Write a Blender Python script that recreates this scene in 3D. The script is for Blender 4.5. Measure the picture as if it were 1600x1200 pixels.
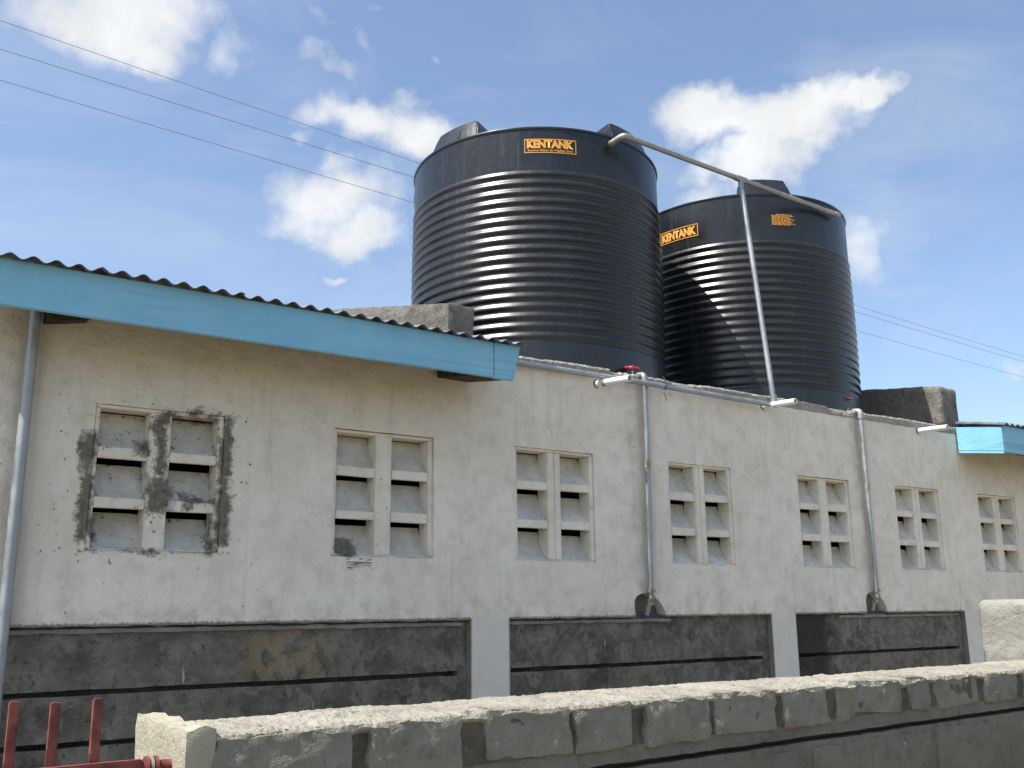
import bpy, bmesh, math, random
from mathutils import Vector, Matrix, noise, geometry
random.seed(7)
for o in list(bpy.data.objects): bpy.data.objects.remove(o)
S = bpy.context.scene
COL = S.collection
rad = math.radians

# ------------------------------------------------------------------ camera
CAM = Vector((0, -6, 1.55))
YAW, PIT, ROL = rad(35.12), rad(12.816), rad(-0.589)
FWD = Vector((math.sin(YAW)*math.cos(PIT), math.cos(YAW)*math.cos(PIT), math.sin(PIT)))
_r = Vector((math.cos(YAW), -math.sin(YAW), 0)); _u = _r.cross(FWD)
RGT = math.cos(ROL)*_r + math.sin(ROL)*_u
UPV = -math.sin(ROL)*_r + math.cos(ROL)*_u
cd = bpy.data.cameras.new('camera'); cam = bpy.data.objects.new('camera', cd); COL.objects.link(cam)
cd.sensor_fit = 'HORIZONTAL'; cd.sensor_width = 36; cd.lens = 36*1547.8/1600
cd.clip_start = 0.05; cd.clip_end = 5000
M = Matrix((RGT, UPV, -FWD)).transposed().to_4x4(); M.translation = CAM
cam.matrix_world = M
S.camera = cam

# ------------------------------------------------------------------ sky, sun, exposure
SUN_AZ, SUN_EL = 271.6, 58.0           # azimuth clockwise from +y
SKY_STRENGTH, SUN_STRENGTH, EXPOSURE = 0.145, 4.9, 0.56
S.view_settings.view_transform = 'Standard'; S.view_settings.look = 'None'
S.view_settings.exposure = EXPOSURE; S.view_settings.gamma = 1; S.view_settings.use_curve_mapping = False
S.render.engine = 'CYCLES'; S.cycles.max_bounces = 5; S.cycles.diffuse_bounces = 3; S.cycles.glossy_bounces = 2; S.cycles.transmission_bounces = 0; S.cycles.caustics_reflective = False
S.render.resolution_x = 1024; S.render.resolution_y = 768
sd = bpy.data.lights.new('sun', 'SUN'); sd.energy = SUN_STRENGTH; sd.angle = rad(0.5); sd.color = (1, .955, .88)
sun = bpy.data.objects.new('sun', sd); COL.objects.link(sun)
sdir = Vector((math.sin(rad(SUN_AZ))*math.cos(rad(SUN_EL)), math.cos(rad(SUN_AZ))*math.cos(rad(SUN_EL)), math.sin(rad(SUN_EL))))
sun.rotation_euler = sdir.to_track_quat('Z', 'Y').to_euler(); sun.location = (0, 0, 30)

class NT:
    """small node-graph helper"""
    def __init__(s, tree): s.t = tree; s.n = tree.nodes; s.l = tree.links
    def new(s, typ, **k):
        n = s.n.new(typ)
        for a, b in k.items(): setattr(n, a, b)
        return n
    def put(s, inp, v):
        if isinstance(v, bpy.types.NodeSocket): s.l.new(v, inp)
        elif v is not None: inp.default_value = v
    def m(s, op, a, b=None, c=None, clamp=False):
        n = s.new('ShaderNodeMath', operation=op, use_clamp=clamp)
        for i, v in enumerate((a, b, c)): 
            if v is not None: s.put(n.inputs[i], v)
        return n.outputs[0]
    def vm(s, op, a, b=None, out=0):
        n = s.new('ShaderNodeVectorMath', operation=op)
        s.put(n.inputs[0], a)
        if b is not None: s.put(n.inputs['Scale'] if op == 'SCALE' else n.inputs[1], b)
        return n.outputs[out]
    def noise(s, vec, scale, detail=5, rough=.55, dist=0, out=0):
        n = s.new('ShaderNodeTexNoise'); s.put(n.inputs['Vector'], vec)
        n.inputs['Scale'].default_value = scale; n.inputs['Detail'].default_value = detail
        n.inputs['Roughness'].default_value = rough; n.inputs['Distortion'].default_value = dist
        return n.outputs[out]
    def mr(s, v, a, b, c=0., d=1., smooth=True):
        n = s.new('ShaderNodeMapRange', interpolation_type='SMOOTHSTEP' if smooth else 'LINEAR'); s.put(n.inputs[0], v)
        for i, q in enumerate((a, b, c, d)): n.inputs[i+1].default_value = q
        return n.outputs[0]
    def mix(s, f, a, b, mode='MIX'):
        n = s.new('ShaderNodeMix', data_type='RGBA', blend_type=mode); s.put(n.inputs[0], f)
        for i, v in ((6, a), (7, b)):
            s.put(n.inputs[i], v if isinstance(v, bpy.types.NodeSocket) else (*v, 1))
        return n.outputs[2]
    def sc(s, vec, sx, sy, sz):
        n = s.new('ShaderNodeMapping'); s.put(n.inputs[0], vec); n.inputs['Scale'].default_value = (sx, sy, sz); return n.outputs[0]

W = bpy.data.worlds.new('World'); S.world = W; W.use_nodes = True
w = NT(W.node_tree); w.n.clear()
sky = w.new('ShaderNodeTexSky', sky_type='NISHITA', sun_disc=False, sun_elevation=rad(SUN_EL), sun_rotation=rad(SUN_AZ))
sky.air_density = 1.0; sky.dust_density = 1.8; sky.ozone_density = 2.0; sky.altitude = 300
tc = w.new('ShaderNodeTexCoord'); dirv = tc.outputs['Generated']
warp = w.vm('SCALE', w.vm('SUBTRACT', w.noise(dirv, 9, 3, .6, out=1), (.5, .5, .5)), .075)
warp2 = w.vm('SCALE', w.vm('SUBTRACT', w.noise(dirv, 34, 3, .65, out=1), (.5, .5, .5)), .028)
wd = w.vm('ADD', w.vm('ADD', dirv, warp), warp2)
def px_dir(x, y): return (FWD + RGT*((x-800)/1547.8) - UPV*((y-600)/1547.8))
CL = [(175,22,195,85,.08,1.25),(255,75,75,55,0,1.0),(375,80,46,58,.3,.62),(500,34,22,16,0,.36),(525,108,70,22,-.35,.42),(568,80,24,34,.4,.36),
      (560,182,100,43,0,1.15),(660,205,106,58,-.15,1.25),(485,225,28,16,-.2,.5),(535,315,122,62,.1,1.15),(560,365,72,48,.2,1.05),(440,345,60,30,.1,.5),(527,431,28,10,0,.7),
      (1105,190,112,52,-.05,1.5),(1220,192,138,54,.05,1.5),(1330,164,92,28,.12,1.25),(1185,250,105,52,.1,1.4),(1120,305,70,28,.1,.6),
      (1350,385,52,80,0,.75),(1600,562,34,24,0,.65),(670,88,18,10,-.3,.45),(1240,240,50,60,0,.6),(590,20,30,14,.2,.35)]
blobs = []
for (x, y, a, b, rot, st) in CL:
    d = px_dir(x, y); blobs.append((d.normalized(), a/1547.8/d.length, b/1547.8/d.length, rot, st))
rc = random.Random(3)
for k in range(9):                                # the same scattered cumulus elsewhere round the horizon
    az = YAW + rad(48 + 264*(k+.5)/9 + rc.uniform(-5, 5)); el = rad(rc.uniform(14, 62))
    d = Vector((math.sin(az)*math.cos(el), math.cos(az)*math.cos(el), math.sin(el)))
    blobs.append((d, rc.uniform(.06, .13), rc.uniform(.03, .055), rc.uniform(-.3, .3), rc.uniform(.8, 1.4)))
acc = None
for d, a, b, rot, st in blobs:
    rx = Vector((0, 0, 1)).cross(-d).normalized(); ux = (-d).cross(rx)*-1
    ux = d.cross(rx) * -1 if d.cross(rx).z < 0 else d.cross(rx)
    rxx = rx*math.cos(rot) + ux*math.sin(rot); uxx = -rx*math.sin(rot) + ux*math.cos(rot)
    if (rxx.cross(uxx)).dot(d) < 0: rxx = -rxx; 
    mp = w.new('ShaderNodeMapping', vector_type='TEXTURE'); w.put(mp.inputs[0], wd)
    mp.inputs['Location'].default_value = d
    mp.inputs['Rotation'].default_value = Matrix((rxx, uxx, d)).transposed().to_euler()
    mp.inputs['Scale'].default_value = (a*1.1, b*1.1, .6)
    e = w.mr(w.vm('LENGTH', mp.outputs[0], out=1), 0, 1.25, st, 0, smooth=True)
    acc = e if acc is None else w.m('MAXIMUM', acc, e)
fb = w.noise(dirv, 24, 6, .58)
dens = w.m('ADD', acc, w.m('MULTIPLY', w.m('SUBTRACT', fb, .52), 1.15))
inside = w.mr(acc, 0.02, .22)
mask = w.m('MULTIPLY', w.mr(dens, .05, 1.15), inside)
cirrus = w.mr(w.noise(w.sc(dirv, 1, 1.6, 3.2), 3.2, 4, .6, .6), .40, .80, 0.03, .26)
haze = w.m('MAXIMUM', mask, cirrus)
skyc = w.vm('SCALE', sky.outputs[0], SKY_STRENGTH)
skyc = w.vm('MULTIPLY', skyc, (1.0, 1.0, 1.0))
shade = w.mr(w.noise(wd, 14, 4, .5), .3, .75, .86, 1.0)
cloudc = w.vm('SCALE', w.vm('MULTIPLY', (.69, .69, .69), (.96, .98, 1.0)), shade)
bgc = w.mix(haze, skyc, cloudc)
bg = w.new('ShaderNodeBackground'); w.put(bg.inputs[0], bgc); bg.inputs[1].default_value = 1
# strength stays in the documented range on the sky colour itself (SKY_STRENGTH)
W.cycles.sampling_method = 'MANUAL'; W.cycles.sample_map_resolution = 512
wo = w.new('ShaderNodeOutputWorld'); w.l.new(bg.outputs[0], wo.inputs[0])

# ------------------------------------------------------------------ materials
def mat(name, rough=.85, spec=.3, metal=0):
    m = bpy.data.materials.new(name); m.use_nodes = True
    g = NT(m.node_tree); b = g.n['Principled BSDF']
    b.inputs['Roughness'].default_value = rough; b.inputs['Specular IOR Level'].default_value = spec; b.inputs['Metallic'].default_value = metal
    g.b = b; g.pos = g.new('ShaderNodeNewGeometry').outputs['Position']; g.m_ = m
    return g
def bump(g, h, dist, strength=1.0, prev=None):
    n = g.new('ShaderNodeBump'); n.inputs['Distance'].default_value = dist; n.inputs['Strength'].default_value = strength
    g.put(n.inputs['Height'], h)
    if prev is not None: g.put(n.inputs['Normal'], prev)
    return n.outputs[0]
def simple(name, c, rough=.6, spec=.4, metal=0, var=.15, scale=12, bd=.0015, bs=40):
    g = mat(name, rough, spec, metal)
    n = g.noise(g.pos, scale, 5, .6)
    col = g.mix(g.mr(n, .3, .7), [x*(1-var) for x in c], [min(1, x*(1+var)) for x in c])
    g.put(g.b.inputs['Base Color'], col)
    if bd: g.put(g.b.inputs['Normal'], bump(g, g.noise(g.pos, bs, 4), bd))
    return g.m_
def sep(g, v):
    n = g.new('ShaderNodeSeparateXYZ'); g.put(n.inputs[0], v); return n.outputs
def boxd(g, X, Z, x0, x1, z0, z1):
    """signed distance (negative inside) to a rectangle on the facade"""
    dx = g.m('SUBTRACT', g.m('ABSOLUTE', g.m('SUBTRACT', X, (x0+x1)/2)), (x1-x0)/2)
    dz = g.m('SUBTRACT', g.m('ABSOLUTE', g.m('SUBTRACT', Z, (z0+z1)/2)), (z1-z0)/2)
    return g.m('MAXIMUM', dx, dz)

def facade_material(name='facade_plaster', louvre=False):
    g = mat(name, .92, .15)
    X, Y, Z = sep(g, g.pos)
    n1 = g.noise(g.pos, 1.6, 6, .6); n2 = g.noise(g.pos, 7, 6, .65); n3 = g.noise(g.pos, 45, 5, .7)
    st = g.noise(g.sc(g.pos, 9, 9, .7), 1.3, 6, .65)
    col = g.mix(g.mr(n1, .3, .7), (.76, .71, .59), (.86, .81, .695))
    col = g.mix(g.mr(n2, .40, .74, 0, .46), col, (.52, .47, .37))
    if louvre: col = g.mix(g.mr(g.noise(g.pos, 6, 5, .65), .25, .7, .12, .6), col, (.40, .37, .31))
    col = g.mix(g.mr(st, .52, .78, 0, .42), col, (.40, .36, .30))
    col = g.mix(g.mr(g.noise(g.sc(g.pos, 60, 60, 22), 1.0, 4, .7), .57, .74, 0, .24), col, (.42, .37, .29))
    # eave shade and warm bounce painted into the wall as brown, uneven lower edge
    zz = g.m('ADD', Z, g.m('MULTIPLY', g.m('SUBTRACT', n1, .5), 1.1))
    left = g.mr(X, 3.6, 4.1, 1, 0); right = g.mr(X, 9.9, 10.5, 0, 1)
    eave_shade = g.m('MULTIPLY', g.mr(zz, 2.55, 3.2, 0, .36), g.m('ADD', left, right, clamp=True))
    col = g.mix(eave_shade, col, (.42, .35, .23))
    # dirt at the base line and streaks below the pipes
    low = g.m('MULTIPLY', g.mr(Z, 1.45, 1.72, 1, 0), g.mr(n2, .4, .7))
    col = g.mix(g.m('MULTIPLY', low, .32), col, (.30, .27, .22))
    line = g.mr(g.m('ADD', Z, g.m('MULTIPLY', g.m('SUBTRACT', n3, .5), .05)), 1.487, 1.503, 1, 0)
    pil = None
    for a_, b_ in ((3.856, 4.17), (6.98, 7.29), (9.99, 10.26), (13.11, 13.39)):
        d_ = g.mr(g.m('SUBTRACT', g.m('ABSOLUTE', g.m('SUBTRACT', X, (a_+b_)/2)), (b_-a_)/2), -.01, .01); pil = d_ if pil is None else g.m('MULTIPLY', pil, d_)
    col = g.mix(g.m('MULTIPLY', g.m('MULTIPLY', line, pil), .8), col, (.08, .075, .065))
    col = g.mix(g.m('MULTIPLY', g.m('SUBTRACT', 1, pil), g.mr(Z, 1.40, 1.6, .8, 0)), col, (.68, .655, .585))
    for px in (5.53, 8.45, .9):
        sx = g.m('ABSOLUTE', g.m('SUBTRACT', g.m('ADD', X, g.m('MULTIPLY', g.m('SUBTRACT', n2, .5), .25)), px))
        col = g.mix(g.m('MULTIPLY', g.mr(sx, .03, .16, .5, 0), g.mr(st, .35, .65, .3, 1)), col, (.37, .33, .26))
    # cement repairs smeared round the first window and on the second
    wob = g.m('MULTIPLY', g.m('SUBTRACT', n2, .5), .21); wob2 = g.m('ADD', g.m('MULTIPLY', g.m('SUBTRACT', n3, .5), .10), g.m('MULTIPLY', g.m('SUBTRACT', g.noise(g.pos, 17, 5, .7), .5), .10))
    ds = None
    for b in ((1.20,1.30,1.93,2.58),(1.99,2.10,1.93,2.62),(2.02,2.09,2.4,2.74),(1.60,1.70,2.32,2.74),(1.58,1.76,2.13,2.36),(1.23,2.06,1.885,1.905),(1.70,2.0,2.70,2.76),(1.26,1.34,1.95,2.1),
              (1.80,2.02,2.17,2.25),(1.50,1.6,2.46,2.56),(2.84,3.02,1.93,1.985),(1.95,2.03,1.9,2.0),(1.66,1.8,2.7,2.745)):
        d = boxd(g, X, Z, *b); ds = d if ds is None else g.m('MINIMUM', ds, d)
    # round patch low on the second window
    e = g.m('SUBTRACT', g.vm('LENGTH', g.vm('MULTIPLY', g.vm('SUBTRACT', g.pos, (2.905, 0, 1.965)), (1, 0, 1.35)), out=1), .095)
    sm = g.mr(g.m('ADD', g.m('ADD', ds, wob), wob2), -.030, .012, 1, 0)
    ex = g.mr(g.m('ADD', g.m('ADD', e, g.m('MULTIPLY', wob, .45)), g.m('MULTIPLY', wob2, .9)), -.02, .012, .92, 0)
    smear = g.m('MAXIMUM', sm, ex)
    spl = g.m('MULTIPLY', g.mr(g.noise(g.pos, 28, 3, .6), .66, .70), g.mr(boxd(g, X, Z, 1.12, 2.15, 1.9, 2.8), .0, .16, 1, 0))
    smear = g.m('MAXIMUM', smear, spl)
    brs = g.m('MULTIPLY', g.mr(g.noise(g.sc(g.pos, 5, 5, 75), 1.0, 4, .65), .50, .56), g.mr(g.m('ADD', boxd(g, X, Z, 2.88, 3.07, 1.825, 1.895), wob), -.02, .01, .85, 0))
    smear = g.m('MAXIMUM', smear, brs)
    smc = g.mix(g.mr(g.noise(g.pos, 19, 6, .7), .32, .68), (.20, .178, .145), (.34, .305, .25))
    col = g.mix(smear, col, smc)
    # rubbed dark scuffs and specks, painted sun sparkles and a white paint run
    speck = g.mr(g.noise(g.pos, 33, 2, .5), .70, .76, 0, .75)
    col = g.mix(speck, col, (.13, .115, .09))
    run = g.m('MULTIPLY', g.mr(g.noise(g.sc(g.pos, 16, 16, 3), 1.7, 4, .7), .57, .62), g.mr(boxd(g, X, Z, 4.1, 4.9, 2.72, 3.15), -.22, .06, 1, 0))  # sunlit sparkles on the wall bumps, painted in as white splashes
    rn2 = g.m('MULTIPLY', g.mr(g.noise(g.sc(g.pos, 30, 30, 14), 1.0, 4, .7), .50, .56), g.mr(g.m('ADD', boxd(g, X, Z, 5.02, 5.035, 1.9, 2.66), g.m('MULTIPLY', wob, .06)), -.004, .006, 1, 0))
    run = g.m('MAXIMUM', run, rn2)
    col = g.mix(g.m('MULTIPLY', run, .85), col, (.82, .82, .80))
    g.put(g.b.inputs['Base Color'], col)
    nb = bump(g, n3, .006); nb = bump(g, n2, .02, 1, nb)
    nb = bump(g, g.m('MULTIPLY', smear, g.mr(n3, .3, .7, .5, 1)), .012, 1, nb)
    g.put(g.b.inputs['Normal'], nb)
    return g.m_

def rough_concrete(name, c0, c1, stain=(.12, .11, .09), amt=.6, bd=.012, moss=None):
    g = mat(name, .95, .12)
    n1 = g.noise(g.pos, 3.1, 6, .62); n2 = g.noise(g.pos, 14, 6, .68); n3 = g.noise(g.pos, 85, 4, .7)
    col = g.mix(g.mr(n1, .3, .7), c0, c1)
    col = g.mix(g.mr(n2, .46, .74, 0, amt), col, stain)
    col = g.mix(g.mr(n3, .55, .8, 0, .5), col, [x*.55 for x in c0])
    if moss: col = g.mix(g.mr(g.noise(g.pos, 5.3, 5, .6), .56, .72, 0, .6), col, moss)
    g.put(g.b.inputs['Base Color'], col)
    nb = bump(g, n3, bd*.35); nb = bump(g, n2, bd, 1, nb)
    g.put(g.b.inputs['Normal'], nb)
    return g.m_

def plinth_material():
    g = mat('plinth_black_wash', .8, .3)
    X, Y, Z = sep(g, g.pos)
    n1 = g.noise(g.pos, 2.3, 6, .62, .4); n2 = g.noise(g.pos, 9, 7, .7, .3); n3 = g.noise(g.pos, 60, 4, .7)
    col = g.mix(g.mr(n1, .3, .72), (.068, .063, .05), (.175, .164, .132))
    col = g.mix(g.mr(n2, .42, .66, 0, .8), col, (.235, .22, .18))
    col = g.mix(g.mr(g.noise(g.pos, 21, 5, .7), .52, .68, 0, .7), col, (.035, .034, .03))
    # brown flaked area on the left panel and a few faint ones elsewhere
    d = g.vm('LENGTH', g.vm('MULTIPLY', g.vm('SUBTRACT', g.pos, (2.52, .05, 1.28)), (1, 0, 1.7)), out=1)
    fl = g.m('MULTIPLY', g.mr(d, .12, .5, 1, 0), g.mr(g.noise(g.pos, 10, 6, .65), .45, .53))
    fl2 = g.mr(g.noise(g.pos, 4.1, 6, .7), .66, .72, 0, .5)
    col = g.mix(g.m('MULTIPLY', g.m('MAXIMUM', fl, fl2), .8), col, (.27, .205, .125))
    run = g.mr(g.noise(g.sc(g.pos, 22, 22, 2.2), 1.1, 3, .6), .71, .74, 0, .75)
    col = g.mix(run, col, (.48, .48, .46))
    # blacker paint at the left of the third panel
    bl = g.mr(g.m('ADD', g.m('ABSOLUTE', g.m('SUBTRACT', X, 7.45)), g.m('MULTIPLY', n2, .35)), .45, .7, .85, 0)
    col = g.mix(bl, col, (.018, .018, .018))
    g.put(g.b.inputs['Base Color'], col)
    g.put(g.b.inputs['Normal'], bump(g, n3, .004, 1, bump(g, n2, .012)))
    return g.m_

def tank_material():
    g = mat('black_polyethylene', .36, .55)
    ob = g.new('ShaderNodeTexCoord').outputs['Object']
    n1 = g.noise(ob, 2.2, 6, .6); n2 = g.noise(ob, 16, 5, .65); st = g.noise(g.sc(ob, 9, 9, .5), 1.6, 6, .7)
    dust = g.m('ADD', g.mr(n1, .35, .75, .0, .35), g.mr(st, .5, .75, 0, .4))
    col = g.mix(dust, (.009, .011, .0135), (.040, .044, .046))
    fine = g.mr(g.noise(g.sc(ob, 30, 30, .6), 1.0, 3, .6), .69, .73, 0, .5)
    col = g.mix(fine, col, (.14, .14, .135))
    g.put(g.b.inputs['Base Color'], col)
    g.put(g.b.inputs['Roughness'], g.mr(g.m('ADD', n2, g.m('MULTIPLY', dust, .4)), .3, .9, .25, .37))
    g.put(g.b.inputs['Normal'], bump(g, n1, .003, .4))
    return g.m_

def paint_blue():
    g = mat('blue_gloss_paint', .5, .4)
    n1 = g.noise(g.pos, 3, 6, .6); n2 = g.noise(g.sc(g.pos, 1.2, 10, 14), 2.2, 6, .7); n3 = g.noise(g.pos, 40, 3, .6)
    col = g.mix(g.mr(n1, .3, .7), (.20, .475, .63), (.24, .535, .69))
    col = g.mix(g.mr(n2, .46, .78, 0, .6), col, (.155, .37, .49))
    col = g.mix(g.mr(n3, .74, .79, 0, .6), col, (.06, .12, .15))
    ln = g.mr(g.noise(g.sc(g.pos, .35, 1, 42), 1.0, 2, .4), .68, .70, 0, .35)
    col = g.mix(ln, col, (.09, .24, .32))
    g.put(g.b.inputs['Base Color'], col); g.put(g.b.inputs['Roughness'], g.mr(n1, .3, .7, .4, .6))
    g.put(g.b.inputs['Normal'], bump(g, n2, .004))
    return g.m_

def galvanised(name, c=(.50, .53, .54), rough=.42):
    g = mat(name, rough, .5, .75)
    n1 = g.noise(g.pos, 6, 6, .65); n2 = g.noise(g.pos, 40, 4, .6)
    col = g.mix(g.mr(n1, .35, .7), [x*.72 for x in c], c)
    col = g.mix(g.mr(n2, .6, .75, 0, .5), col, (.28, .25, .21))
    g.put(g.b.inputs['Base Color'], col); g.put(g.b.inputs['Roughness'], g.mr(n1, .3, .7, rough-.08, rough+.18))
    g.put(g.b.inputs['Metallic'], g.mr(n2, .5, .8, .8, .2))
    return g.m_

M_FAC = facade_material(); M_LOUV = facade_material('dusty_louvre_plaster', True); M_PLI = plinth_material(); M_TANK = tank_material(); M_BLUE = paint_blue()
M_SLAB = rough_concrete('broken_concrete', (.32, .30, .26), (.46, .44, .39), (.18, .165, .14), .6, .02)
M_PARA = rough_concrete('weathered_cement', (.17, .16, .138), (.25, .238, .208), (.075, .07, .06), .75, .025)
M_CAP = rough_concrete('lime_mortar', (.29, .268, .215), (.39, .366, .305), (.15, .133, .10), .65, .02)
M_STONE = rough_concrete('grey_building_stone', (.20, .192, .155), (.285, .275, .225), (.115, .108, .085), .55, .016, moss=(.16, .125, .072))
M_JOINT = rough_concrete('dirty_mortar', (.095, .087, .066), (.165, .15, .115), (.055, .05, .039), .75, .016, moss=(.16, .12, .07))
M_BED = rough_concrete('smeared_bed_mortar', (.155, .145, .115), (.22, .207, .166), (.09, .083, .064), .7, .014, moss=(.19, .145, .085))
M_ENDP = rough_concrete('cream_cement_render', (.33, .305, .225), (.41, .385, .30), (.40, .36, .27), .4, .010)
M_WHITE = rough_concrete('limewashed_render', (.275, .265, .235), (.335, .325, .29), (.19, .18, .15), .5, .016)
M_LEDGE = rough_concrete('grey_mortar', (.20, .20, .185), (.30, .30, .28), (.12, .12, .11), .6, .008)
M_GALV = galvanised('galvanised_pipe', (.42, .45, .46), .5); M_GALV2 = galvanised('weathered_pipe', (.43, .44, .41), .5)
M_SHEET = galvanised('galvanised_sheet', (.30, .30, .34), .45)
M_PVC = simple('white_pvc', (.80, .80, .80), .35, .5, 0, .05, 20, 0)
M_WOOD = simple('dark_timber', (.055, .045, .036), .85, .2, 0, .5, 18, .003)
M_RED = simple('red_enamel', (.42, .03, .045), .45, .5, 0, .3, 60, 0)
M_GATE = simple('red_oxide_paint', (.18, .052, .04), .6, .3, 0, .4, 30, .0008, 80)
M_IRON = simple('dull_iron', (.28, .26, .22), .6, .4, .4, .3, 40, .001)
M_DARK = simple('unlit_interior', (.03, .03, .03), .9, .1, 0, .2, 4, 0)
M_YEL = simple('orange_print', (.72, .34, .055), .55, .4, 0, .12, 40, 0)
M_WIRE = simple('weathered_conductor', (.19, .19, .21), .7, .2, 0, .2, 3, 0)
M_SOIL = rough_concrete('trodden_earth', (.235, .195, .14), (.29, .245, .18), (.18, .148, .105), .5, .03)

# ------------------------------------------------------------------ mesh helpers
def link(name, me, material, parent=None, smooth=False, loc=None):
    o = bpy.data.objects.new(name, me); COL.objects.link(o)
    if material is not None:
        me.materials.clear(); me.materials.append(material)
    if smooth:
        for p in me.polygons: p.use_smooth = True
        me.set_sharp_from_angle(angle=rad(38))
    if parent is not None: o.parent = parent
    if loc is not None: o.location = loc
    return o
def tag(o, label=None, cat=None, group=None, kind=None):
    if label: o['label'] = label
    if cat: o['category'] = cat
    if group: o['group'] = group
    if kind: o['kind'] = kind
    return o
def empty(name, loc=(0, 0, 0)):
    o = bpy.data.objects.new(name, None); COL.objects.link(o); o.location = loc; return o
def fmesh(name, v, f):
    me = bpy.data.meshes.new(name); me.from_pydata([tuple(p) for p in v], [], f); me.update(); return me
def fb_(p, s, oct=4):
    return noise.fractal(Vector(p)*s, 1.0, 2.0, oct)

def rbox(x0, x1, y0, y1, z0, z1, res=.03, r=.012, amp=.004, scale=9, fn=None, oct=4, seed=0, name='m'):
    """rounded, noise-worn block; fn moves the undisplaced point"""
    dims = ((x0, x1), (y0, y1), (z0, z1)); n = [max(2, min(90, int(round((b-a)/res)))) for a, b in dims]
    vid = {}; V = []; F = []
    r = min(r, *( (b-a)/2*.98 for a, b in dims))
    def vert(i, j, k):
        key = (i, j, k)
        if key in vid: return vid[key]
        p = Vector([dims[a][0] + (dims[a][1]-dims[a][0])*(i, j, k)[a]/n[a] for a in range(3)])
        q = Vector([min(max(p[a], dims[a][0]+r), dims[a][1]-r) for a in range(3)])
        d = p - q
        if d.length > 1e-9: d.normalize(); p = q + d*r; nrm = d
        else: nrm = Vector((0, 0, 1))
        if fn: p = fn(p)
        p = p + nrm*amp*fb_(p + Vector((seed*3.7, seed*1.3, seed*7.1)), scale, oct)
        vid[key] = len(V); V.append(p); return vid[key]
    for a in range(3):
        b, c = (a+1) % 3, (a+2) % 3
        for side in (0, 1):
            for i in range(n[b]):
                for j in range(n[c]):
                    q = []
                    for di, dj in ((0, 0), (1, 0), (1, 1), (0, 1)):
                        key = [0, 0, 0]; key[a] = n[a]*side; key[b] = i+di; key[c] = j+dj; q.append(vert(*key))
                    F.append(q if side else q[::-1])
    return fmesh(name, V, F)

def box_data(V, F, x0, x1, y0, y1, z0, z1, fn=None):
    b = len(V); P = [(x, y, z) for x in (x0, x1) for y in (y0, y1) for z in (z0, z1)]
    V += [fn(Vector(p)) if fn else p for p in P]
    for q in ((0, 1, 3, 2), (4, 6, 7, 5), (0, 4, 5, 1), (2, 3, 7, 6), (0, 2, 6, 4), (1, 5, 7, 3)): F.append([b+i for i in q])
def bevel(me, w=.004, seg=2):
    bm = bmesh.new(); bm.from_mesh(me); bmesh.ops.bevel(bm, geom=list(bm.edges), offset=w, segments=seg, affect='EDGES', clamp_overlap=True)
    bmesh.ops.recalc_face_normals(bm, faces=bm.faces); bm.to_mesh(me); bm.free(); return me
def bbox(name, x0, x1, y0, y1, z0, z1, w=.004, fn=None):
    V, F = [], []; box_data(V, F, x0, x1, y0, y1, z0, z1, fn); return bevel(fmesh(name, V, F), w)

def round_path(pts, r, n=6):
    pts = [Vector(p) for p in pts]; out = [pts[0]]
    for i in range(1, len(pts)-1):
        a = (pts[i-1]-pts[i]); b = (pts[i+1]-pts[i]); k = min(r, a.length*.45, b.length*.45)
        A = pts[i]+a.normalized()*k; B = pts[i]+b.normalized()*k
        for t in range(n+1):
            u = t/n; out.append(A*(1-u)**2 + pts[i]*2*u*(1-u) + B*u*u)
    out.append(pts[-1]); return out
def tube(name, pts, r, n=14, cap=True, hollow=0, rf=None):
    pts = [Vector(p) for p in pts]; V = []; F = []
    T = [(pts[min(i+1, len(pts)-1)]-pts[max(i-1, 0)]).normalized() for i in range(len(pts))]
    u = T[0].orthogonal().normalized()
    for i, p in enumerate(pts):
        u = (u - T[i]*u.dot(T[i])).normalized(); v = T[i].cross(u); rr = rf(i) if rf else r
        for k in range(n):
            a = 2*math.pi*k/n; V.append(p + (u*math.cos(a)+v*math.sin(a))*rr)
    for i in range(len(pts)-1):
        for k in range(n): F.append([i*n+k, i*n+(k+1) % n, (i+1)*n+(k+1) % n, (i+1)*n+k])
    if hollow:
        # open end: inner bore at the far end
        e = len(pts)-1; b = len(V); c = pts[e]
        for k in range(n): V.append(c + (V[e*n+k]-c)*hollow)
        for k in range(n): V.append(c - T[e]*.18 + (V[e*n+k]-c)*hollow)
        for k in range(n):
            q = (k+1) % n
            F.append([e*n+k, e*n+q, b+q, b+k]); F.append([b+k, b+q, b+n+q, b+n+k])
        F.append([b+n+k for k in range(n)]); F.append(list(range(n))[::-1])
    elif cap:
        F.append(list(range(n))[::-1]); F.append([len(V)-n+k for k in range(n)])
    return fmesh(name, V, F)
def lathe(name, prof, n=48, closed=True):
    V = []; F = []
    for r, z in prof:
        for k in range(n):
            a = 2*math.pi*k/n; V.append((r*math.cos(a), r*math.sin(a), z))
    for i in range(len(prof)-1):
        for k in range(n): F.append([i*n+k, i*n+(k+1) % n, (i+1)*n+(k+1) % n, (i+1)*n+k])
    if closed: F.append(list(range(n))[::-1]); F.append([len(V)-n+k for k in range(n)])
    return fmesh(name, V, F)

# ------------------------------------------------------------------ ground
me = fmesh('ground', [(-600, -600, 0), (600, -600, 0), (600, 600, 0), (-600, 600, 0)], [[0, 1, 2, 3]])
tag(link('ground', me, M_SOIL), kind='structure')

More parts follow.
